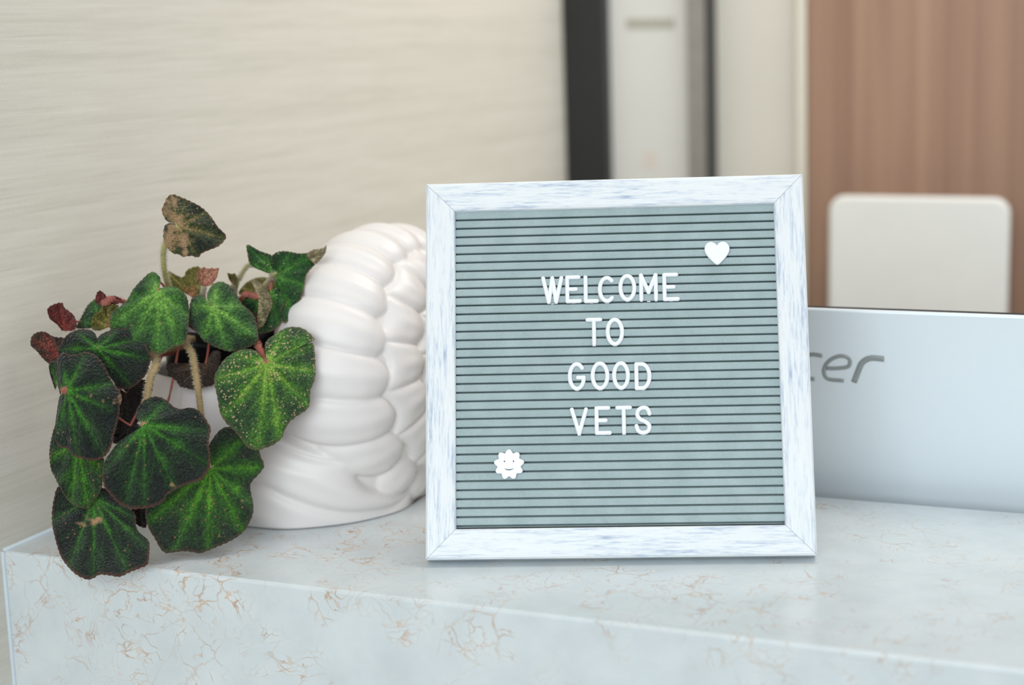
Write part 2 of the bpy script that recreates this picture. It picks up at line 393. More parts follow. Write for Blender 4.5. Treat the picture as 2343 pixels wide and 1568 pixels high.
# grooved felt
def felt():
    bm = bmesh.new(); pitch = 0.005915; y0 = 0.0218-3*pitch; x0, x1 = -0.1072, 0.1072
    g, dz, zt = 0.00058, 0.0052, -0.0036; pr = []
    ylo, yhi = 0.0208, 0.2348
    k = 0
    pr.append((ylo, zt-0.0005))
    while True:
        y = y0+k*pitch; k += 1
        if y > yhi-0.001: break
        if y-g < ylo+0.0003: continue
        for dy, z in ((-g-0.0007, zt), (-g-0.0002, zt-0.0002), (-g, zt-0.0006), (-g, zt-dz), (g, zt-dz), (g, zt-0.0006), (g+0.0002, zt-0.0002), (g+0.0007, zt)):
            pr.append((y+dy, z))
    pr.append((yhi, zt)); pr += [(yhi, zt-0.0064), (ylo, zt-0.0064)]
    pr = [q for i, q in enumerate(pr) if i == 0 or q[0] > ylo-1e-9]
    a = [bm.verts.new((x0, y, z)) for y, z in pr]; b = [bm.verts.new((x1, y, z)) for y, z in pr]
    m = len(pr)
    for i in range(m): bm.faces.new((a[i], a[(i+1) % m], b[(i+1) % m], b[i]))
    bmesh.ops.recalc_face_normals(bm, faces=bm.faces); return bm
obj('felt_panel', felt(), M_FELT, board, smooth=False)
M_MDF = mat_plain('brown_backing_board', lin(150, 120, 90), 0.8, var=0.1, scale=60)
bm = bmesh.new(); box(bm, (-0.1225, 0.0045, -0.0145), (0.1225, 0.2495, -0.0122)); obj('backing_board', bm, M_MDF, board, smooth=False)
# fold-out leg at the back, down to the counter
bm = bmesh.new()
th = BL+math.radians(24); hy = 0.19
ps = Vector((0, hy, -0.0165)); wdown = BM.to_3x3().inverted() @ Vector((0, 0, -1)); wback = BM.to_3x3().inverted() @ nn
p0w = BM @ ps; foot = Vector((p0w.x, p0w.y, 0.0065))+nn*0.055
ft = BM.inverted() @ foot
sweep(bm, [ps+(ft-ps)*k/8 for k in range(9)], 0.012, 0.003, 8, up=(0, 0.5, 1))
obj('easel_leg', bm, M_WW, board, smooth=False)

# ---- plastic letters pressed into the grooves
M_PL = mat_plain('white_plastic_letter', lin(238, 242, 247), 0.32, spec=0.5)
SW, SH_, ZL = 0.0029, 0.0017, -0.0033
def arcp(cx, cy, rx, ry, a0, a1, n=18): return [(cx+rx*math.cos(math.radians(a0+(a1-a0)*k/n)), cy+ry*math.sin(math.radians(a0+(a1-a0)*k/n))) for k in range(n+1)]
def strokes(ch):
    if ch == 'W': return [[(0, 1), (0.3, 0)], [(0.3, 0), (0.5, 1)], [(0.5, 1), (0.7, 0)], [(0.7, 0), (1, 1)]]
    if ch == 'E': return [[(0, 0), (0, 1)], [(0, 1), (0.92, 1)], [(0, 0.5), (0.70, 0.5)], [(0, 0), (1, 0)]]
    if ch == 'L': return [[(0, 1), (0, 0)], [(0, 0), (1, 0)]]
    if ch == 'C': return [arcp(0.5, 0.5, 0.52, 0.5, 48, 312, 26)]
    if ch == 'O': return [arcp(0.5, 0.5, 0.5, 0.5, 0, 360, 36)]
    if ch == 'M': return [[(0, 0), (0, 1)], [(0, 1), (0.5, 0.3)], [(0.5, 0.3), (1, 1)], [(1, 1), (1, 0)]]
    if ch == 'T': return [[(0, 1), (1, 1)], [(0.5, 1), (0.5, 0)]]
    if ch == 'G': return [arcp(0.5, 0.5, 0.52, 0.5, 42, 335, 28)+[(1.0, 0.45)], [(0.58, 0.45), (1.0, 0.45)]]
    if ch == 'D': return [[(0, 0), (0, 1)], [(0, 1)]+arcp(0.42, 0.5, 0.58, 0.5, 90, -90, 20)+[(0, 0)]]
    if ch == 'V': return [[(0, 1), (0.5, 0)], [(0.5, 0), (1, 1)]]
    if ch == 'S': return [catmull([(0.97, 0.76), (0.82, 0.95), (0.5, 1.0), (0.16, 0.90), (0.08, 0.70), (0.30, 0.53), (0.62, 0.45), (0.93, 0.29), (0.86, 0.08), (0.5, 0.0), (0.14, 0.07), (0.0, 0.27)], 5)]
TXT = [('W', -0.04942, -0.03426, 0.16915, 0.18838), ('E', -0.03327, -0.02213, 0.16942, 0.18863), ('L', -0.02099, -0.01069, 0.16923, 0.18843), ('C', -0.01135, 0.00081, 0.169, 0.18768), ('O', 0.00222, 0.01444, 0.16969, 0.18869), ('M', 0.01607, 0.02876, 0.16937, 0.18894), ('E', 0.03161, 0.04322, 0.16936, 0.18884), ('T', -0.02006, -0.00875, 0.14002, 0.15938), ('O', -0.0068, 0.0057, 0.13974, 0.15908), ('G', -0.03229, -0.02029, 0.11018, 0.12955), ('O', -0.01728, -0.00458, 0.11022, 0.12973), ('O', -0.00304, 0.009, 0.11021, 0.12962), ('D', 0.01174, 0.02319, 0.10977, 0.12875), ('V', -0.03142, -0.01915, 0.08027, 0.09905), ('E', -0.01511, -0.00375, 0.08041, 0.09982), ('T', -0.00133, 0.00985, 0.08034, 0.09982), ('S', 0.01105, 0.02293, 0.08013, 0.09959)]
LBL = ['white plastic letter W at the start of WELCOME', 'first letter E in WELCOME, between W and L', 'white letter L in WELCOME, before the C', 'white letter C in WELCOME, left of its O', 'letter O in WELCOME, between C and M', 'white letter M near the end of WELCOME', 'last letter E of WELCOME, below the heart',
       'letter T of the short word TO', 'letter O of the short word TO', 'white letter G at the start of GOOD', 'first letter O of GOOD, right after the G', 'second letter O of GOOD, right before the D', 'white letter D at the end of GOOD',
       'white letter V at the start of VETS', 'letter E in VETS, right of the V', 'letter T in VETS, left of the S', 'white letter S at the end of VETS']
random.seed(3)
for (ch, x0, x1, y0, y1), lb in zip(TXT, LBL):
    bm = bmesh.new(); r = SW/2; cx = (x0+x1)/2
    w, h = (x1-x0)-SW, (y1-y0)-SW
    for st in strokes(ch):
        pts = [(a*w-w/2, b*h, SH_*0.30) for a, b in [q[:2] for q in st]]
        if len(pts) == 2:
            a, b = Vector(pts[0]), Vector(pts[1]); pts = [a.lerp(b, k/4) for k in range(5)]
        sweep(bm, pts, SW, SH_*1.4, 12, up=(0, 0, 1), cap=True)
    for sx in (0,): box(bm, (-0.0012, -r+0.0001, -0.0019), (0.0012, -r+0.0006, 0.0002))     # peg that enters the groove
    o = obj('plastic_letter', bm, M_PL); o.matrix_world = BM @ Matrix.Translation((cx, y0+r, ZL))
    tag(o, lb, 'letter', 'white plastic letters on the letter board')
def heart_outline(w, h):
    half = [(0, 0.30), (0.10, 0.43), (0.24, 0.50), (0.38, 0.46), (0.48, 0.33), (0.50, 0.16), (0.44, -0.02), (0.30, -0.22), (0.14, -0.40), (0.04, -0.49)]
    half = [tuple(q) for q in catmull(half, 4)]
    return [(x*w, y*h) for x, y in half]+[(-x*w, y*h) for x, y in half[::-1] if x > 1e-6]
o = obj('heart_token', flat_shape([heart_outline(0.0152, 0.0144)], 0.0026, 0.0007, 3), M_PL)
o.matrix_world = BM @ Matrix.Translation((0.0686, 0.2011, ZL+0.0012)); tag(o, 'white plastic heart at the top right of the letter board', 'heart')
def sun_outline():
    pts = []; N = 9
    for k in range(180):
        a = 2*math.pi*k/180; f = 0.5+0.5*math.cos(N*a); r = 0.0074+0.0022*f
        pts.append((r*math.sin(a), r*math.cos(a)))
    return pts
eye = lambda cx: [(cx+0.00088*math.cos(2*math.pi*k/16), 0.0021+0.00100*math.sin(2*math.pi*k/16)) for k in range(16)]
sm = [(0.0039*math.cos(math.radians(a)), -0.0016+0.0027*math.sin(math.radians(a))) for a in range(-170, -9, 10)]
sm += [(0.0035*math.cos(math.radians(a)), -0.0014+0.0013*math.sin(math.radians(a))) for a in range(-10, -171, -10)]
o = obj('sun_token', flat_shape([sun_outline(), eye(-0.0030), eye(0.0030), sm], 0.0026, 0.0005, 3), M_PL)
o.matrix_world = BM @ Matrix.Translation((-0.07181, 0.0618, ZL+0.0012)); tag(o, 'white smiling sun token at the lower left of the letter board', 'sun token')

# ------------------------------------------------------------------ shell planter
M_CER = NT('white_glazed_ceramic'); M_CER.col(lin(229, 225, 223)); M_CER.set(rough=0.38, spec=0.45, sss=0.0); M_CER = M_CER.m
YC, ZC = 0.128, 0.108
def interp(tab, x):
    for (a, p), (b, q) in zip(tab[:-1], tab[1:]):
        if x <= b: f = max(0.0, (x-a)/(b-a)); f = f*f*(3-2*f); return p+(q-p)*f
    return tab[-1][1]
FACE = (0.127, 0.111)      # centre of the spiral, y and z
def shell_mesh():
    P = np.array([-0.245, 0.118, 0.070]); ax = np.array([0.90, 0.0, 0.42]); ax /= np.linalg.norm(ax)
    e1 = np.cross(ax, [0, 1, 0]); e1 /= np.linalg.norm(e1); e2 = np.cross(ax, e1)
    NT_, NP_ = 560, 300
    th = np.linspace(0, 2*np.pi, NT_, endpoint=False); ph = (np.linspace(0.0, 1, NP_)**1.15)*math.radians(178)+0.002
    TH, PH = np.meshgrid(th, ph)
    D = np.cos(PH)[..., None]*ax+(np.sin(PH)*np.cos(TH))[..., None]*e1+(np.sin(PH)*np.sin(TH))[..., None]*e2
    # smooth union of the spiral disc and the broad foot that flares towards the cup
    def f(q):
        a = np.sqrt((((q-np.array([-0.235, 0.126, 0.098]))/np.array([0.070, 0.121, 0.1035]))**2).sum(-1))-1
        b = np.sqrt((((q-np.array([-0.284, 0.088, 0.028]))/np.array([0.090, 0.088, 0.078]))**2).sum(-1))-1
        k = 0.16; h = np.clip(0.5+0.5*(b-a)/k, 0, 1); return b*(1-h)+a*h-k*h*(1-h)
    lo = np.zeros(D.shape[:2]); hi = np.full(D.shape[:2], 0.3)
    for _ in range(34):
        m = (lo+hi)/2; ins = f(P+D*m[..., None]) < 0; lo = np.where(ins, m, lo); hi = np.where(ins, hi, m)
    Q = P+D*lo[..., None]
    g = np.stack([(f(Q+np.eye(3)[i]*1e-4)-f(Q-np.eye(3)[i]*1e-4)) for i in range(3)], -1); g /= np.linalg.norm(g, axis=-1, keepdims=True)
    dy = Q[..., 0]*0+FACE[0]-Q[..., 1]; dz = FACE[1]-Q[..., 2]
    rho = np.hypot(dy, dz); tt = np.arctan2(dz, dy)/(2*np.pi)          # 0 front, .25 below, .5 back, -.25 above
    s_ = rho+0.75*np.clip(-0.195-Q[..., 0], 0, None)
    b1 = 0.084*2**(tt*0.5); OUT = [(-0.5, 0.16), (-0.25, 0.30), (-0.02, 0.30), (0.05, 0.185), (0.09, 0.142), (0.14, 0.126), (0.2, 0.118), (0.28, 0.108), (0.5, 0.16)]
    b2 = np.interp(tt, [o[0] for o in OUT], [o[1] for o in OUT])
    H = np.zeros_like(s_)
    def ring(inner, outer, n, off, amp, swirl, scal_in, scal_out, w):
        nonlocal H
        ang = tt*n+off+swirl*(s_-inner)*n
        a = 2*(ang-np.floor(ang))-1
        i2 = inner+scal_in*(a*a); o2 = outer+scal_out*(a*a)
        inside = (s_ >= i2) & (s_ < o2)
        d = np.minimum(s_-i2, o2-s_); e = np.clip(d/w, 0, 1)
        cr = np.sqrt(np.clip(1-(0.97*np.abs(a))**2.6, 0, 1))
        h = amp*(cr*0.85+0.15)*np.sqrt(np.clip(1-(1-e)**2, 0, 1))+amp*0.07*np.cos(a*2.2*np.pi)*e*(1-a*a)
        H = np.where(inside, np.maximum(H, h), H)
    Z0 = np.zeros_like(s_)
    ring(Z0, b1*0.14, 4, 0.1, 0.0030, 0, 0, 0.002, 0.006)
    ring(b1*0.14, b1*0.36, 8, 0.5, 0.0050, 0, 0.003, 0.004, 0.009)
    ring(b1*0.36, b1*0.64, 12, 0.25, 0.0062, 0, 0.005, 0.006, 0.011)
    ring(b1*0.64, b1, 15, 0.60, 0.0068, 0, 0.006, 0.007, 0.013)
    ring(b1, b2, 20, 0.35, 0.0074, 0.25, 0.008, -0.016, 0.020)
    ring(b2, Z0+0.6, 11, 0.15, 0.0105, 1.3, -0.018, 0, 0.020)
    Q = Q+g*(H-0.004)[..., None]
    vs = [tuple(v) for v in Q.reshape(-1, 3)]; fs = []
    for j in range(NP_-1):
        for i in range(NT_):
            i2 = (i+1) % NT_; fs.append((j*NT_+i, j*NT_+i2, (j+1)*NT_+i2, (j+1)*NT_+i))
    fs.append(tuple(range(NT_))[::-1]); fs.append(tuple((NP_-1)*NT_+i for i in range(NT_)))
    me = bpy.data.meshes.new('shell'); me.from_pydata(vs, [], fs); me.update()
    bm = bmesh.new(); bm.from_mesh(me); bmesh.ops.recalc_face_normals(bm, faces=bm.faces)
    return bm
CUPC = Vector((-0.325, 0.052, 0)); CUPR, CUPI, RIMZ = 0.0610, 0.0540, 0.1075
me = bpy.data.meshes.new('tmp'); b_ = shell_mesh(); b_.to_mesh(me); b_.free()
# cup that carries the nursery pot: hollow, with a rounded lip
bm = bmesh.new()
prof = [(0.0, 0.004), (CUPI-0.012, 0.005), (CUPI-0.004, 0.02), (CUPI, 0.06), (CUPI, RIMZ-0.003), (CUPI+0.002, RIMZ), (CUPR-0.004, RIMZ), (CUPR-0.001, RIMZ-0.004), (CUPR+0.001, 0.07), (CUPR-0.004, 0.03), (CUPR-0.012, 0.008), (CUPR-0.018, 0.0), (0.0, 0.0)]
NS = 72; rings = []
for r, z in prof[1:-1]:
    rings.append([bm.verts.new((CUPC.x+r*math.cos(2*math.pi*k/NS), CUPC.y+r*math.sin(2*math.pi*k/NS), z)) for k in range(NS)])
for A, B in zip(rings[:-1], rings[1:]):
    for k in range(NS): bm.faces.new((A[k], A[(k+1) % NS], B[(k+1) % NS], B[k]))
bm.faces.new(rings[0]); bm.faces.new(rings[-1][::-1]); bmesh.ops.recalc_face_normals(bm, faces=bm.faces)
me2 = bpy.data.meshes.new('tmp2'); bm.to_mesh(me2); bm.free()
# merge the ribs into one skin, then carve the cup's hollow out of it
o = bpy.data.objects.new('tmp', me); C.objects.link(o)
sm_ = o.modifiers.new('s', 'SMOOTH'); sm_.factor = 0.5; sm_.iterations = 4
me = bake(o)
bm = bmesh.new(); bm.from_mesh(me)
for v in bm.verts:      # sits flat on the counter, and stays outside the cup's hollow
    dx, dy = v.co.x-CUPC.x, v.co.y-CUPC.y; r = math.hypot(dx, dy)
    if r < CUPI+0.004:
        k = (CUPI+0.004)/max(r, 1e-4)
        v.co.x = CUPC.x+dx*k; v.co.y = CUPC.y+dy*k
    if v.co.z < 0.0006: v.co.z = 0.0006
    if v.co.x < XW+0.004: v.co.x = XW+0.004
tmp = bpy.data.meshes.new('tmp3'); bm.to_mesh(tmp); bm.free()
pl = empty('shell_planter', (-0.27, 0.07, 0)); tag(pl, 'white glazed planter shaped like a ribbed spiral sea shell, between plant and letter board', 'planter')
o = obj('shell_body', tmp, M_CER, pl); o.matrix_parent_inverse = Matrix.Translation(-Vector(pl.location))
o = obj('cup', me2, M_CER, pl); o.matrix_parent_inverse = Matrix.Translation(-Vector(pl.location))

# ------------------------------------------------------------------ begonia in its nursery pot
CROWN = Vector((-0.323, 0.052, 0.130))
bego = empty('potted_begonia', (CUPC.x, CUPC.y, 0.006))
tag(bego, 'bushy begonia with dark bumpy leaves and green veins, growing in the shell planter', 'plant')
INV = Matrix.Translation(-Vector(bego.location))
bm = bmesh.new()
prof = [(0.0385, 0.0062), (0.0470, 0.128), (0.0525, 0.129), (0.0532, 0.140), (0.0515, 0.1405), (0.0505, 0.131), (0.0455, 0.1285), (0.037, 0.0085)]
NS = 64; rings = [[bm.verts.new((CUPC.x+r*math.cos(2*math.pi*k/NS), CUPC.y+r*math.sin(2*math.pi*k/NS), z)) for k in range(NS)] for r, z in prof]
for A, B in zip(rings[:-1], rings[1:]):
    for k in range(NS): bm.faces.new((A[k], A[(k+1) % NS], B[(k+1) % NS], B[k]))
bm.faces.new(rings[0]); bm.faces.new(rings[-1]); bmesh.ops.recalc_face_normals(bm, faces=bm.faces)
o = obj('nursery_pot', bm, mat_plain('black_nursery_plastic', lin(20, 22, 26), 0.28)); o.parent = bego; o.matrix_parent_inverse = INV; o['label'] = 'black plastic nursery pot'
bm = bmesh.new(); bmesh.ops.create_circle(bm, cap_ends=True, segments=48, radius=0.0448, matrix=Matrix.Translation((CUPC.x, CUPC.y, 0.120)))
bmesh.ops.subdivide_edges(bm, edges=bm.edges, cuts=2)
r = bmesh.ops.extrude_face_region(bm, geom=bm.faces[:]); bmesh.ops.translate(bm, verts=[g for g in r['geom'] if isinstance(g, bmesh.types.BMVert)], vec=(0, 0, 0.004))
o = obj('soil', bm, mat_plain('dark_potting_soil', lin(42, 32, 26), 0.95, var=0.5, scale=300, bump=0.002), smooth=False); o.parent = bego; o.matrix_parent_inverse = INV

def mat_leaf(name, dark, mid, vein, edge, spot=None, spot_amt=0.0, patch=None, patch_amt=0.0, bumpd=0.0020, rough=0.55, bscale=640):
    t = NT(name)
    at = t.add('ShaderNodeAttribute'); at.attribute_name = 'leafmask'
    sp = t.add('ShaderNodeSeparateColor'); t.link(at.outputs['Color'], sp.inputs[0])
    v = t.coords()
    big = t.noise(v, 90, 3, 0.6)
    m = t.math('ADD', sp.outputs[0], t.math('MULTIPLY', t.math('SUBTRACT', big, 0.5), 0.95))
    c = t.ramp(m, [(0.08, dark), (0.50, mid), (1.05, vein)])
    vo = t.add('ShaderNodeTexVoronoi', feature='SMOOTH_F1'); vo.inputs['Scale'].default_value = bscale; vo.inputs['Smoothness'].default_value = 0.35
    t.link(v, vo.inputs['Vector'])
    cell = t.add('ShaderNodeTexVoronoi', feature='F1'); cell.inputs['Scale'].default_value = bscale; t.link(v, cell.inputs['Vector'])
    # every blister has its own slight tint
    sc = t.add('ShaderNodeSeparateColor'); t.link(cell.outputs['Color'], sc.inputs[0])
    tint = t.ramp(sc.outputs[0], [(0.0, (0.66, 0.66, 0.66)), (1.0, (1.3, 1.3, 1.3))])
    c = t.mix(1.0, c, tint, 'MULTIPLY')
    c = t.mix(1.0, c, t.ramp(cell.outputs['Distance'], [(0.10, (1.45, 1.45, 1.4)), (0.42, (0.92, 0.92, 0.92)), (0.75, (0.62, 0.64, 0.62))]), 'MULTIPLY')  # lighter tips are leaf texture, darker crevices partly shading put into the colour
    c = t.mix(t.math('MULTIPLY', sp.outputs[2], 0.28), c, vein)
    if patch:
        pf = t.ramp(t.noise(v, 42, 3, 0.6, 0.3), [(0.56-0.25*patch_amt, (0, 0, 0)), (0.63-0.25*patch_amt, (1, 1, 1))])
        c = t.mix(pf, c, patch)
    if spot:
        sf = t.math('MULTIPLY', t.math('GREATER_THAN', sc.outputs[1], 1.0-spot_amt), t.ramp(t.noise(v, 55, 2), [(0.42, (0, 0, 0)), (0.55, (1, 1, 1))]))
        sf = t.math('MULTIPLY', sf, t.math('LESS_THAN', cell.outputs['Distance'], 0.42))
        c = t.mix(t.math('MULTIPLY', sf, 0.85), c, spot)
    c = t.mix(t.math('MULTIPLY', sp.outputs[1], 0.55), c, edge)
    t.col(c); t.set(rough=rough, spec=0.22, sheen=0.12)
    h = t.math('SUBTRACT', 1.0, vo.outputs['Distance'])
    t.bump(h, bumpd, 1.0); return t.m
TAN = lin(176, 140, 104)
ML = {
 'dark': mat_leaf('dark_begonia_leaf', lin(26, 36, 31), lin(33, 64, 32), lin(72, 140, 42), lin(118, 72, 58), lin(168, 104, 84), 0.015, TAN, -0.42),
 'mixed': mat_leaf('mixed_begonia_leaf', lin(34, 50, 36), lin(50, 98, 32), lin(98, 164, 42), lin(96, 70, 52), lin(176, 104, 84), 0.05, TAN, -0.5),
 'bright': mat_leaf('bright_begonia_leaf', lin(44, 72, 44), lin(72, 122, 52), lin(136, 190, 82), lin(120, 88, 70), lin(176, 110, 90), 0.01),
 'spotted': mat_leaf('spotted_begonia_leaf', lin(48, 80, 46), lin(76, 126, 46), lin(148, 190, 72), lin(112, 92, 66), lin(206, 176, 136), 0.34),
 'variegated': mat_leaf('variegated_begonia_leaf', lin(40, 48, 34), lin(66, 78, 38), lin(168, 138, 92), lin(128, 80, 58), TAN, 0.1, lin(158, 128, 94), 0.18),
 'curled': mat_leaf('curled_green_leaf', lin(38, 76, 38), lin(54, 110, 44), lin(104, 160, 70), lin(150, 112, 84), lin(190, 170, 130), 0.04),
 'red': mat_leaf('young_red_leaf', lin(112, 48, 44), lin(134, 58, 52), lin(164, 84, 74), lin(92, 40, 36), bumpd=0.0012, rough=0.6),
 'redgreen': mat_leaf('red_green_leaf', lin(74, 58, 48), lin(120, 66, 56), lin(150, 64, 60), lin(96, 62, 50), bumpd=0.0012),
 'olive': mat_leaf('olive_leaf', lin(106, 104, 44), lin(122, 120, 56), lin(168, 120, 84), lin(104, 92, 48), bumpd=0.001),
 'pink': mat_leaf('pink_bud_leaf', lin(176, 124, 100), lin(186, 136, 112), lin(150, 84, 72), lin(166, 96, 84), bumpd=0.0003),
 'tan': mat_leaf('fuzzy_tan_leaf', lin(132, 122, 88), lin(158, 146, 110), lin(186, 172, 136), lin(150, 104, 76), bumpd=0.0024),
 'brown': mat_leaf('dead_brown_leaf', lin(66, 52, 42), lin(86, 66, 52), lin(100, 80, 62), lin(70, 48, 38), bumpd=0.0024),
 'black': mat_leaf('dark_maroon_leaf', lin(34, 30, 26), lin(40, 34, 28), lin(52, 44, 34), lin(86, 40, 36), bumpd=0.002),  # very dark brown and maroon leaf colour
}
M_BACK = mat_plain('leaf_underside', lin(112, 74, 60), 0.7, var=0.2, scale=60)
M_STEM = {'green': mat_plain('hairy_green_stem', lin(158, 158, 92), 0.6, var=0.12, scale=120), 'red': mat_plain('hairy_red_stem', lin(168, 92, 82), 0.6, var=0.12, scale=120),
          'brown': mat_plain('hairy_brown_stem', lin(150, 128, 88), 0.6, var=0.15, scale=120)}
M_HAIR_RED = mat_plain('reddish_stem_hair', lin(190, 124, 108), 0.7)
M_HAIR = mat_plain('pale_stem_hair', lin(206, 196, 172), 0.7)
def resample(pts, n):
    p = [np.array(q, float) for q in pts]; d = [0]
    for a, b in zip(p[:-1], p[1:]): d.append(d[-1]+np.linalg.norm(b-a))
    out = []
    for k in range(n):
        s = d[-1]*k/(n-1); i = min(max(np.searchsorted(d, s, side='right')-1, 0), len(p)-2); f = (s-d[i])/max(d[i+1]-d[i], 1e-9)
        out.append(p[i]*(1-f)+p[i+1]*f)
    return np.array(out)
def leaf(mat, c, outline, d0, gx=0.0, gy=0.0, dome=0.006, veins=(), stem=None, vw=8.0, label=None, fold=0.0, seed=0, jag=1.3, thick=0.0007, wave=0.0015, tocrown=True):
    """c: where the stem meets the blade; outline runs around the blade; gx, gy: how the depth changes per 100 steps; a real blade with thickness"""
    rng = np.random.RandomState(seed+int(c[0]*7+c[1]))
    size = max(np.ptp([p[0] for p in outline]), np.ptp([p[1] for p in outline]))
    N = int(min(240, max(60, size*1.1))); Mr = int(min(40, max(12, size/5)))
    closed = list(outline)
    sm = catmull(closed, 5); O = resample(sm, N); c = np.array(c, float)
    # serrated margin
    dirs = O-c; L = np.linalg.norm(dirs, axis=1, keepdims=True)+1e-6; ph = rng.rand(N)
    jg = jag*(np.abs(((np.arange(N)*0.5) % 2)-1)-0.5)*1.1+jag*0.55*(ph-0.5)
    O = O+dirs/L*jg[:, None]
    segs = []
    for e in veins:
        e = np.array(e, float); a = c; segs.append((a, e, 1.0))
        v = e-a; 
        for f, ang in ((0.35, 32), (0.58, -32), (0.7, 30)):
            b0 = a+v*f; al = math.radians(ang); w = np.array([v[0]*math.cos(al)-v[1]*math.sin(al), v[0]*math.sin(al)+v[1]*math.cos(al)])*(1-f)*0.62
            segs.append((b0, b0+w, 0.45))
    def masks(P, t):
        broad = np.zeros(len(P)); fine = np.zeros(len(P)); rdg = np.zeros(len(P))
        for a, e, s in segs:
            v = e-a; L2 = v@v+1e-9; k = np.clip(((P-a)@v)/L2, 0, 1); q = a+k[:, None]*v; d = np.linalg.norm(P-q, axis=1)
            w = 1.35*vw*(1.05+0.25*np.sin(k*7+a[0]))*(1 if s == 1 else 0.6)
            broad = np.maximum(broad, 0.92*s*np.exp(-(d/w)**1.35)*(1-0.5*k))
            fine = np.maximum(fine, s*np.exp(-(d/1.5)**2)*(1-0.5*k))
            if s == 1: rdg = np.maximum(rdg, np.exp(-(d/(vw*1.3))**2))
        r = np.linalg.norm(P-c, axis=1); broad = np.maximum(broad, 0.85*np.exp(-(r/(vw*2.4))**2))
        return broad, fine, rdg
    n1 = rng.rand(4)*6.28
    rings = []; cols = []
    for j in range(Mr+1):
        t = j/Mr; P = c+(O-c)*t
        b, f, g = masks(P, t)
        th = np.linspace(0, 2*math.pi, N)
        d = d0+gx*(P[:, 0]-c[0])/100+gy*(P[:, 1]-c[1])/100+dome*t**2.2+wave*t*t*np.sin(7*th+n1[0])+g*0.0016*(t*(1.15-t))*3-0.0008*np.sin(t*9+n1[1])*t
        if fold: d = d+fold*np.abs(np.sin(th*1.0+n1[2]))*t
        edge = np.full(N, max(0.0, (t-0.95)/0.05)) if size > 60 else np.full(N, max(0.0, (t-0.9)/0.1))
        rings.append((P, d)); cols.append(np.stack([b, edge, f, np.ones(N)], 1))
    vs = []; fs = []; mi = []; cc = []
    for side in (0, 1):
        for (P, d), co in zip(rings, cols):
            for i in range(N):
                vs.append(unproj(float(P[i, 0]), float(P[i, 1]), float(d[i])+thick*side)); cc.append(co[i])
    R = N*(Mr+1)
    for side in (0, 1):
        o0 = side*R
        for j in range(Mr):
            for i in range(N-1):
                a, b2, c2, d2 = o0+j*N+i, o0+j*N+i+1, o0+(j+1)*N+i+1, o0+(j+1)*N+i
                if j == 0: q = (a, c2, d2)
                else: q = (a, b2, c2, d2)
                fs.append(q if side == 0 else q[::-1]); mi.append(side)
    for i in range(N-1):
        a = Mr*N+i; fs.append((a, a+1, R+a+1, R+a)[::-1] if False else (a, a+1, R+a+1, R+a)); mi.append(0)
    me = bpy.data.meshes.new('leaf'); me.from_pydata([tuple(v) for v in vs], [], fs); me.update()
    bmx = bmesh.new(); bmx.from_mesh(me); 
    lay = bmx.faces.layers.int.new('mi')
    for f_, m_ in zip(bmx.faces, mi): f_.material_index = m_
    bmx.to_mesh(me); bmx.free()
    ca = me.color_attributes.new('leafmask', 'FLOAT_COLOR', 'POINT')
    ca.data.foreach_set('color', np.array(cc, dtype=np.float32).ravel())
    o = obj('leaf', me, [ML[mat], M_BACK], bego); o.matrix_parent_inverse = INV
    if label: o['label'] = label
    # orientation of the faces towards the viewer side
    att = unproj(c[0], c[1], d0+0.0004)
    if stem is None: stem = ('red', 6, None)
    kind, wpx, path = stem
    if path is None:
        out = (Vector((att.x, att.y, 0))-Vector((CROWN.x, CROWN.y, 0))); n_ = out.length; dirn = out/max(n_, 1e-4)
        rim = Vector((CROWN.x, CROWN.y, 0))+dirn*min(n_*0.8, 0.052)+Vector((0, 0, 0.152))
        p = [att, att+FWD*0.010+Vector((0, 0, 0.006)), att.lerp(rim, 0.55)+FWD*0.008, rim, CROWN+dirn*0.012+Vector((0, 0, -0.004))]
    else:
        p = [att]+[unproj(*q) for q in path]
        if tocrown: p.append(CROWN+Vector((random.uniform(-1, 1)*0.012, random.uniform(-1, 1)*0.012, -0.004)))
    pts = [Vector(q) for q in catmull([tuple(q) for q in p], 10)]
    w = wpx/3300.0
    bm = bmesh.new(); sweep(bm, pts, w, w, 10, taper=[0.85+0.3*k/len(pts) for k in range(len(pts))], cap=False)
    so = obj('stem', bm, M_STEM[kind], o); so.matrix_world = Matrix.Identity(4); so.matrix_parent_inverse = Matrix.Identity(4)
    if path is not None and wpx >= 6:
        hb = bmesh.new(); tot = sum((b-a).length for a, b in zip(pts[:-1], pts[1:])); nh = int(min(1400, tot*26000))
        for _ in range(nh):
            i = random.randrange(len(pts)-1); f = random.random(); q = pts[i].lerp(pts[i+1], f); tg = (pts[i+1]-pts[i]).normalized()
            rv = Vector((random.gauss(0, 1), random.gauss(0, 1), random.gauss(0, 1))); rv = (rv-tg*rv.dot(tg)).normalized()
            base = q+rv*w*0.47; tip = base+rv*random.uniform(0.0012, 0.0024)+tg*random.uniform(-0.0006, 0.0003); s2 = rv.cross(tg)*0.00011; t2 = tg*0.00011
            a_, b3, c3 = hb.verts.new(base+s2), hb.verts.new(base-s2+t2), hb.verts.new(base-s2-t2); tp = hb.verts.new(tip)
            hb.faces.new((a_, b3, tp)); hb.faces.new((b3, c3, tp)); hb.faces.new((c3, a_, tp))
        ho = obj('stem_hair', hb, M_HAIR_RED if kind == 'red' else M_HAIR, o); ho['kind'] = 'stuff'
    return o
D = 0.015
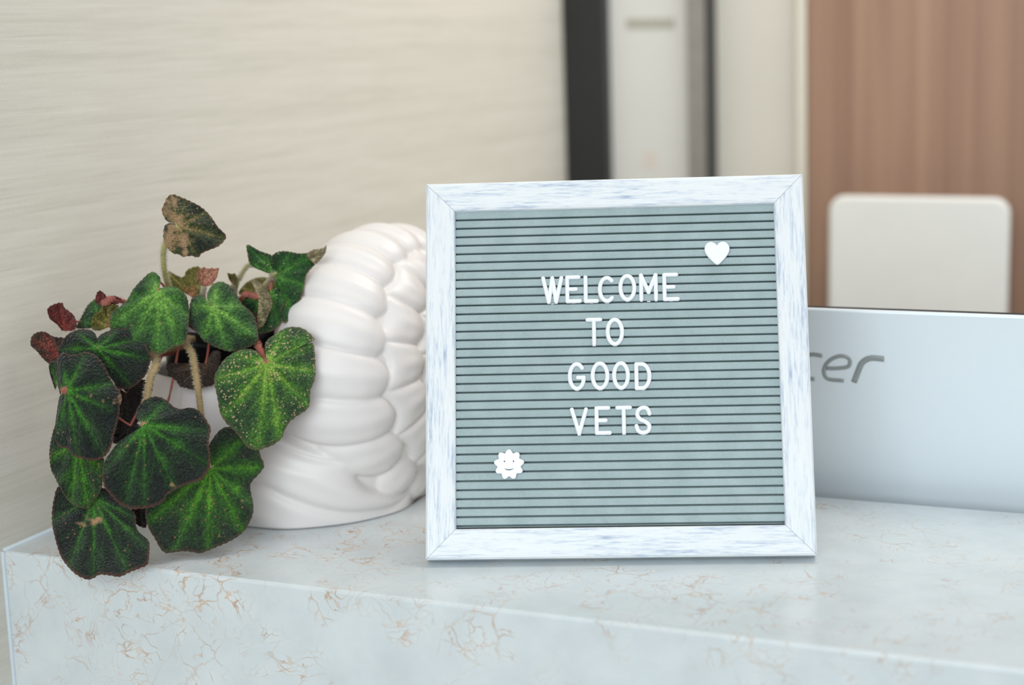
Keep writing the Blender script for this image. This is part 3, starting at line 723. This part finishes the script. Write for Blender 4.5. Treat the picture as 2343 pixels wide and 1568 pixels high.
# tall variegated leaf
leaf('variegated', (408, 517), [(400, 511), (383, 507), (373.5, 493), (370, 479), (376, 466), (382, 452), (393, 445), (406, 448), (425.7, 456), (447.5, 466), (469, 480.6), (486, 500), (498.4, 519), (515.3, 536), (516.6, 546), (501, 563), (481.4, 571.5), (462, 580), (453.5, 589.6), (438, 586), (418, 588), (411, 583), (396.6, 580), (384.5, 570), (377, 558), (373.5, 541), (376, 519), (386, 511), (400, 513)],
     1.145+D, gx=0.008, gy=-0.004, dome=0.004, veins=[(393, 450), (376, 480), (425, 458), (470, 488), (512, 545), (452, 586), (400, 578), (378, 548)], vw=10,
     stem=('green', 12, [(388, 540, 1.158+D), (376, 565, 1.16+D), (373.5, 592, 1.165+D), (378, 628, 1.175+D), (390, 665, 1.185+D), (420, 730, 1.21+D)]), label='tall leaf blotched tan and dark green')
# large spotted leaf on the right
leaf('spotted', (611, 833), [(614, 826), (617, 823), (606, 799), (609, 781), (626.5, 766.5), (651, 752), (671.5, 748), (694, 752), (714, 768.6), (719, 778), (706, 783), (694, 787), (708, 786), (717, 787), (720, 807), (721.6, 842), (719.4, 870.6), (710, 893), (706, 932), (677.5, 954), (661, 968.6), (650, 989), (645, 1003), (626.5, 1017.6), (606, 1025.7), (585.7, 1031), (565, 1022.6), (551, 1003), (530.6, 981), (516, 966.5), (504, 946), (498, 913.5), (491, 881), (491, 860), (498, 846), (510, 826), (535, 807), (563, 799), (585.7, 803), (598, 817.5), (604, 828)],
     1.142+D, gx=0.004, gy=-0.004, dome=0.007, veins=[(720, 850), (697, 785), (650, 756), (590, 1025), (496, 868), (512, 955), (640, 1000), (704, 925), (540, 812)], vw=13,
     stem=('red', 11, [(604, 822, 1.150+D), (594, 800, 1.165+D), (582, 775, 1.19+D), (560, 752, 1.205+D)]), label='large leaf sprinkled with tan dots')
# bright leaf at the top centre
leaf('bright', (362.6, 666), [(366, 660), (370, 658.7), (382, 656), (401.4, 657), (418.4, 667), (429, 684), (433, 711), (431.7, 735), (429, 764), (423, 785), (414, 790), (392, 799), (375.5, 809), (361, 811), (342, 806), (310, 800), (275, 772), (258, 760), (251, 750), (251, 730), (258, 713), (278, 699), (292, 684), (304.5, 662), (321.5, 643), (341, 625), (353, 623), (365, 633), (367.5, 645), (363, 660)],
     1.150+D, gx=0.002, gy=-0.006, dome=0.006, veins=[(256, 742), (300, 790), (361, 807), (408, 785), (429, 722), (405, 662), (346, 630)], vw=15,
     stem=('red', 6, None), label='bright green leaf at the top centre')
# dark two lobed leaf
leaf('dark', (223.5, 797.5), [(222, 792), (221, 781), (230, 766), (256, 755), (282, 752), (306, 757), (323, 768), (334, 788), (343, 809), (346, 822), (341, 838), (338.5, 853), (319, 874.5), (306, 885), (288.6, 889.7), (269, 887.5), (258, 872), (240, 852), (212, 846), (180, 840), (150, 830), (132, 808), (137, 790), (152, 768), (171.5, 756), (191, 753), (210.5, 757), (221, 770), (223, 790)],
     1.138+D, gx=0.002, gy=-0.004, dome=0.006, veins=[(325, 775), (343, 822), (300, 884), (178, 762), (142, 800), (262, 762)], vw=8, label='dark leaf with two round lobes')
# tall dark leaf in front, left
leaf('dark', (154, 895), [(140, 894), (134.6, 892), (131, 861.5), (130, 831), (133.5, 816), (143, 808), (158.5, 811.6), (178, 811.6), (195, 806), (212.7, 809.4), (230, 824.6), (243, 846), (256, 872), (273.4, 894), (279, 913.5), (274, 933), (273.4, 948), (267, 974), (260.4, 996), (256, 1017.6), (245, 1039), (228, 1052), (210.5, 1054.5), (189, 1050), (167, 1043.7), (156, 1028.5), (132, 1020), (125, 989.5), (128, 957), (134.6, 913.5), (141, 900.5)],
     1.112+D, gx=-0.003, gy=-0.001, dome=0.007, veins=[(147, 850), (190, 818), (262, 878), (256, 940), (238, 1040), (178, 1040), (133, 990)], vw=10, stem=('red', 9, [(147, 893, 1.1145+D), (152, 884, 1.126+D), (175, 868, 1.145+D)]), label='long dark leaf hanging at the left')
# broad leaf in front, centre
leaf('dark', (329.8, 973), [(326.5, 970.6), (312, 958), (311, 944), (318, 928), (334.7, 913.5), (355, 907), (377.5, 913.5), (398, 931), (414, 936), (432.6, 933), (449, 936), (463, 948), (475.5, 966.5), (482.6, 981), (479.6, 999), (477.4, 1021), (482, 1045), (477, 1077), (458, 1099), (431, 1108), (403, 1120), (380, 1135), (375.6, 1147), (351, 1160.5), (322, 1164.6), (298, 1165), (274, 1154.5), (249.6, 1130), (237.5, 1111), (234, 1084), (237.5, 1060), (254.5, 1033), (274, 1009), (298, 994.5), (312.6, 985), (325, 977)],
     1.112+D, gx=0.001, gy=-0.004, dome=0.008, veins=[(376, 918), (468, 985), (470, 1058), (402, 1122), (330, 1155), (288, 1152), (242, 1075)], vw=12,
     stem=('brown', 17, [(331, 955, 1.128+D), (336, 915, 1.135+D), (344, 866, 1.14+D), (358, 835, 1.15+D), (372, 800, 1.18+D)]), label='broad dark leaf low in the centre')
# lower right leaf with wavy margin
leaf('mixed', (481, 1073), [(479, 1050), (477, 1023.6), (487, 1004), (506.5, 982), (530, 978), (560, 1000), (585, 1020), (594, 1034), (596, 1044), (604.6, 1065), (593.7, 1084), (574, 1106), (574, 1125), (579, 1150), (579, 1174), (569.5, 1198), (555, 1220), (526, 1239), (492, 1254), (467.7, 1263.5), (455.6, 1267), (438.6, 1263.5), (414, 1262), (380.5, 1266), (366, 1254), (354, 1232), (341.7, 1212.6), (333, 1186), (334.4, 1164), (354, 1150), (395, 1120), (429, 1100), (458, 1085)],
     1.140+D, gx=0.006, gy=-0.007, dome=0.004, veins=[(545, 1012), (600, 1072), (556, 1215), (475, 1258), (400, 1256), (345, 1190), (572, 1150)], vw=13, wave=0.002,
     stem=('brown', 15, [(474, 1035, 1.152+D), (463, 975, 1.155+D), (457, 920, 1.155+D), (449, 862, 1.155+D), (440, 811, 1.162+D), (427, 777, 1.18+D)]), label='wide wavy leaf resting low beside the shell')
# bottom left leaf over the counter edge
leaf('dark', (215, 1140), [(212, 1118), (185, 1110), (150, 1110), (131, 1116), (123.6, 1140), (119, 1169), (119, 1198), (126, 1232), (138, 1271), (155, 1297), (177, 1317), (199, 1326.5), (215.7, 1323), (228, 1315.6), (254.5, 1318), (274, 1320.4), (298, 1309.5), (322, 1300), (337, 1292.6), (341.7, 1271), (341.7, 1241.7), (332, 1229.6), (317.5, 1217.5), (310, 1198), (310, 1178.7), (290, 1158), (265, 1135), (240, 1118), (222, 1118)],
     1.127+D, gx=0.001, gy=-0.018, dome=0.003, veins=[(300, 1180), (338, 1255), (290, 1308), (215, 1318), (160, 1292), (122, 1190)], vw=9, label='dark leaf hanging over the counter edge')
# leaf peeping out between the two on the left
leaf('mixed', (178, 1010), [(160, 985), (130, 975), (123.6, 980), (116, 1009), (112.7, 1036), (116, 1072), (126, 1094), (140.6, 1123), (155, 1145), (172, 1159), (194, 1164.6), (206, 1161.7), (215.7, 1147), (230, 1125), (235, 1101), (238, 1053), (225, 1015), (200, 990), (185, 990)],
     1.124+D, gx=0.0, gy=-0.006, dome=0.005, veins=[(116, 1050), (165, 1150), (200, 1158), (232, 1090)], vw=12, label='narrow green leaf half hidden at the far left')
# central upper leaf
leaf('bright', (487, 701.6), [(480, 694), (474, 683), (475.5, 668), (488, 650), (506, 644.5), (524, 652.6), (539, 668), (552, 693.5), (575, 714), (585, 731.7), (590, 760), (589, 783), (562, 798), (530.6, 805), (504, 799), (477.5, 787), (463, 777), (449, 758), (432, 742), (430, 725), (434, 700), (436, 690), (442.6, 679), (457, 674.5), (467, 679), (474, 689), (482, 699)],
     1.158+D, gx=0.004, gy=-0.004, dome=0.008, veins=[(500, 652), (545, 700), (586, 768), (520, 800), (470, 770), (438, 700)], vw=12, stem=('red', 6, None), label='green leaf with a raised tip in the upper centre')
# big curled leaf against the shell
leaf('curled', (628, 631), [(622, 610), (619, 590), (634, 577), (650, 574.5), (668, 577), (684, 580), (702, 579), (722, 580), (730, 590), (722, 604), (708, 620), (700, 635), (695, 663), (690, 682), (676, 704), (669, 724), (650, 740), (640, 720), (650, 695), (645, 672), (636, 650)],
     1.186+D, gx=0.012, gy=0.0, dome=-0.006, veins=[(664, 580), (712, 588), (690, 650), (668, 715)], vw=9, stem=('brown', 12, [(622, 640, 1.20+D), (604, 660, 1.205+D), (575, 690, 1.21+D)]), label='curled green leaf touching the shell')
leaf('tan', (716, 600), [(706, 594), (700, 583), (716, 572), (731, 570), (742, 566), (747, 561), (745, 578), (736, 591), (726, 602), (718, 604)],
     1.188+D, gx=0.006, dome=0.004, veins=[(742, 568), (735, 585)], vw=4, stem=('green', 3, None), label='dry tan tip curling up against the shell')
leaf('curled', (628, 628), [(612, 625), (603, 621), (585, 614), (571, 604), (566, 581), (563.5, 566), (567, 559.5), (580, 566), (593, 573.6), (608, 579), (621, 584), (618, 596.5), (622, 612), (627, 622)],
     1.180+D, gx=-0.006, dome=-0.004, veins=[(567, 565), (573, 602), (606, 582)], vw=6,
     stem=('green', 8, [(600, 612, 1.192+D), (570, 606, 1.195+D), (552, 630, 1.2+D), (541, 655, 1.205+D)]), label='pointed flap of the curled leaf')
leaf('curled', (618, 664), [(628, 661), (644, 664), (654, 693.5), (649, 719), (639, 744.5), (622, 757), (603, 763.6), (585, 762), (590, 748), (606, 729), (618, 700), (614, 675)],
     1.182+D, gx=0.004, gy=-0.002, dome=0.006, veins=[(650, 700), (636, 744), (600, 760)], vw=7, stem=('red', 6, None), label='small green leaf tucked below the curled one')
leaf('tan', (592, 680), [(582, 664), (575, 643), (584, 640), (593, 645), (605, 655), (613, 667), (621, 683), (623.5, 696), (617, 714), (610, 732), (603, 744.5), (589, 754), (588, 734), (591, 710), (591, 695)],
     1.172+D, gx=0.002, dome=0.005, veins=[(582, 645), (618, 694), (600, 742)], vw=5,
     stem=('red', 7, [(576, 676, 1.18+D), (552, 682, 1.185+D)]), label='curled leaf showing its pale fuzzy underside')
leaf('curled', (590, 684), [(575, 680), (563, 678), (548, 683), (550, 692), (556, 704), (572, 712), (589, 723), (594, 708), (596, 694)],
     1.186+D, dome=0.005, veins=[(552, 688), (585, 716)], vw=5)
leaf('olive', (600, 684), [(575, 680), (560, 676), (545, 672), (557, 652.6), (570, 643), (582.6, 637), (600, 634), (613, 636), (639, 642), (634, 655), (628.6, 663), (615, 675)],
     1.215+D, dome=0.006, veins=[(560, 660), (612, 640)], vw=8, jag=0.8)
leaf('olive', (440, 680), [(425, 672), (405, 662), (394, 657), (388, 640), (384.5, 620), (398, 627), (411, 633), (421, 633), (425.6, 621), (438, 612.7), (457, 611.5), (462, 633), (464, 655), (462, 676), (450, 682)],
     1.205+D, dome=0.004, veins=[(390, 628), (425, 640), (455, 618)], vw=9, label='thin olive leaf behind the others')
leaf('pink', (466, 655), [(458, 648), (451, 631), (453.5, 618.7), (460, 614), (467, 611.5), (476, 615), (484, 613), (492, 615), (501, 612.7), (499, 624), (496, 635.7), (490, 645), (484, 652.6), (472, 656)],
     1.176+D, dome=-0.004, veins=[(454, 626), (466, 614), (482, 616), (497, 618), (494, 638)], vw=2.2, stem=('green', 6, [(465, 672, 1.18+D), (472, 700, 1.19+D)]), label='tiny pink fan shaped new leaf')
leaf('olive', (533, 652), [(524, 640), (520, 625), (529, 627), (538, 626), (542, 638), (538, 648)],
     1.2+D, dome=-0.003, veins=[(524, 628), (537, 628)], vw=2.5, stem=('green', 6, [(536, 670, 1.205+D), (540, 700, 1.21+D)]))
leaf('red', (150, 757), [(141, 757), (130, 742), (120, 735), (113, 728), (108, 711), (113, 702), (125, 696), (142, 692.7), (147, 703.6), (158, 712), (169, 722), (175, 737.5), (173.6, 752), (163, 758)],
     1.165+D, gx=0.004, dome=-0.008, veins=[(112, 712), (135, 697), (168, 724)], vw=4, label='young wine red leaf near the wall')
leaf('redgreen', (140, 815), [(128, 832), (113, 833), (95.5, 818), (88, 808), (78, 798.6), (71, 792), (69.5, 783), (74, 768), (89, 759.5), (106, 760.6), (117, 768), (130, 772), (145, 772.5), (150, 785), (150, 800)],
     1.150+D, gx=0.004, dome=-0.006, veins=[(78, 780), (100, 765), (105, 815)], vw=6, label='brownish red leaf sticking out at the far left')
leaf('curled', (228, 745), [(205, 752), (176, 752), (176, 745), (186, 725), (200, 699), (217, 684), (222, 675), (232, 690), (236, 715), (232, 735)],
     1.168+D, dome=0.006, veins=[(190, 735), (215, 690)], vw=5, label='grey green leaf folded upright')
leaf('olive', (250, 748), [(229, 757), (213, 755), (208, 742), (212, 725), (226, 712), (236, 700), (255, 697), (272, 700), (262, 714), (256, 732)],
     1.162+D, dome=-0.004, veins=[(216, 735), (245, 705)], vw=6, jag=0.8)
leaf('red', (236, 694), [(226, 698), (218, 688), (221, 672), (229, 665), (240, 673), (246, 680), (262, 677), (278, 686), (270, 696), (252, 697)],
     1.160+D, dome=-0.003, veins=[(229, 672), (270, 688)], vw=3, stem=('red', 9, [(250, 691, 1.155+D), (282, 690, 1.165+D)]), label='curled red leaf edge with its stem')
leaf('mixed', (132, 880), [(126, 893), (121.6, 879), (114, 855), (112, 833), (124, 826), (140, 835), (146, 870), (138, 906)],
     1.128+D, dome=0.003, veins=[(118, 845), (125, 885)], vw=4)
leaf('brown', (470, 832), [(469, 830), (480, 815), (488, 803), (504, 806), (504, 830), (494, 862), (488, 881), (463, 887), (441, 892), (425, 888), (412, 885), (402, 870.6), (386, 856), (381.6, 833), (400, 831), (430.6, 832), (455, 831)],
     1.178+D, gy=-0.006, dome=0.004, veins=[(490, 812), (395, 845), (440, 885)], vw=5, label='withered brown leaf over the planter rim')
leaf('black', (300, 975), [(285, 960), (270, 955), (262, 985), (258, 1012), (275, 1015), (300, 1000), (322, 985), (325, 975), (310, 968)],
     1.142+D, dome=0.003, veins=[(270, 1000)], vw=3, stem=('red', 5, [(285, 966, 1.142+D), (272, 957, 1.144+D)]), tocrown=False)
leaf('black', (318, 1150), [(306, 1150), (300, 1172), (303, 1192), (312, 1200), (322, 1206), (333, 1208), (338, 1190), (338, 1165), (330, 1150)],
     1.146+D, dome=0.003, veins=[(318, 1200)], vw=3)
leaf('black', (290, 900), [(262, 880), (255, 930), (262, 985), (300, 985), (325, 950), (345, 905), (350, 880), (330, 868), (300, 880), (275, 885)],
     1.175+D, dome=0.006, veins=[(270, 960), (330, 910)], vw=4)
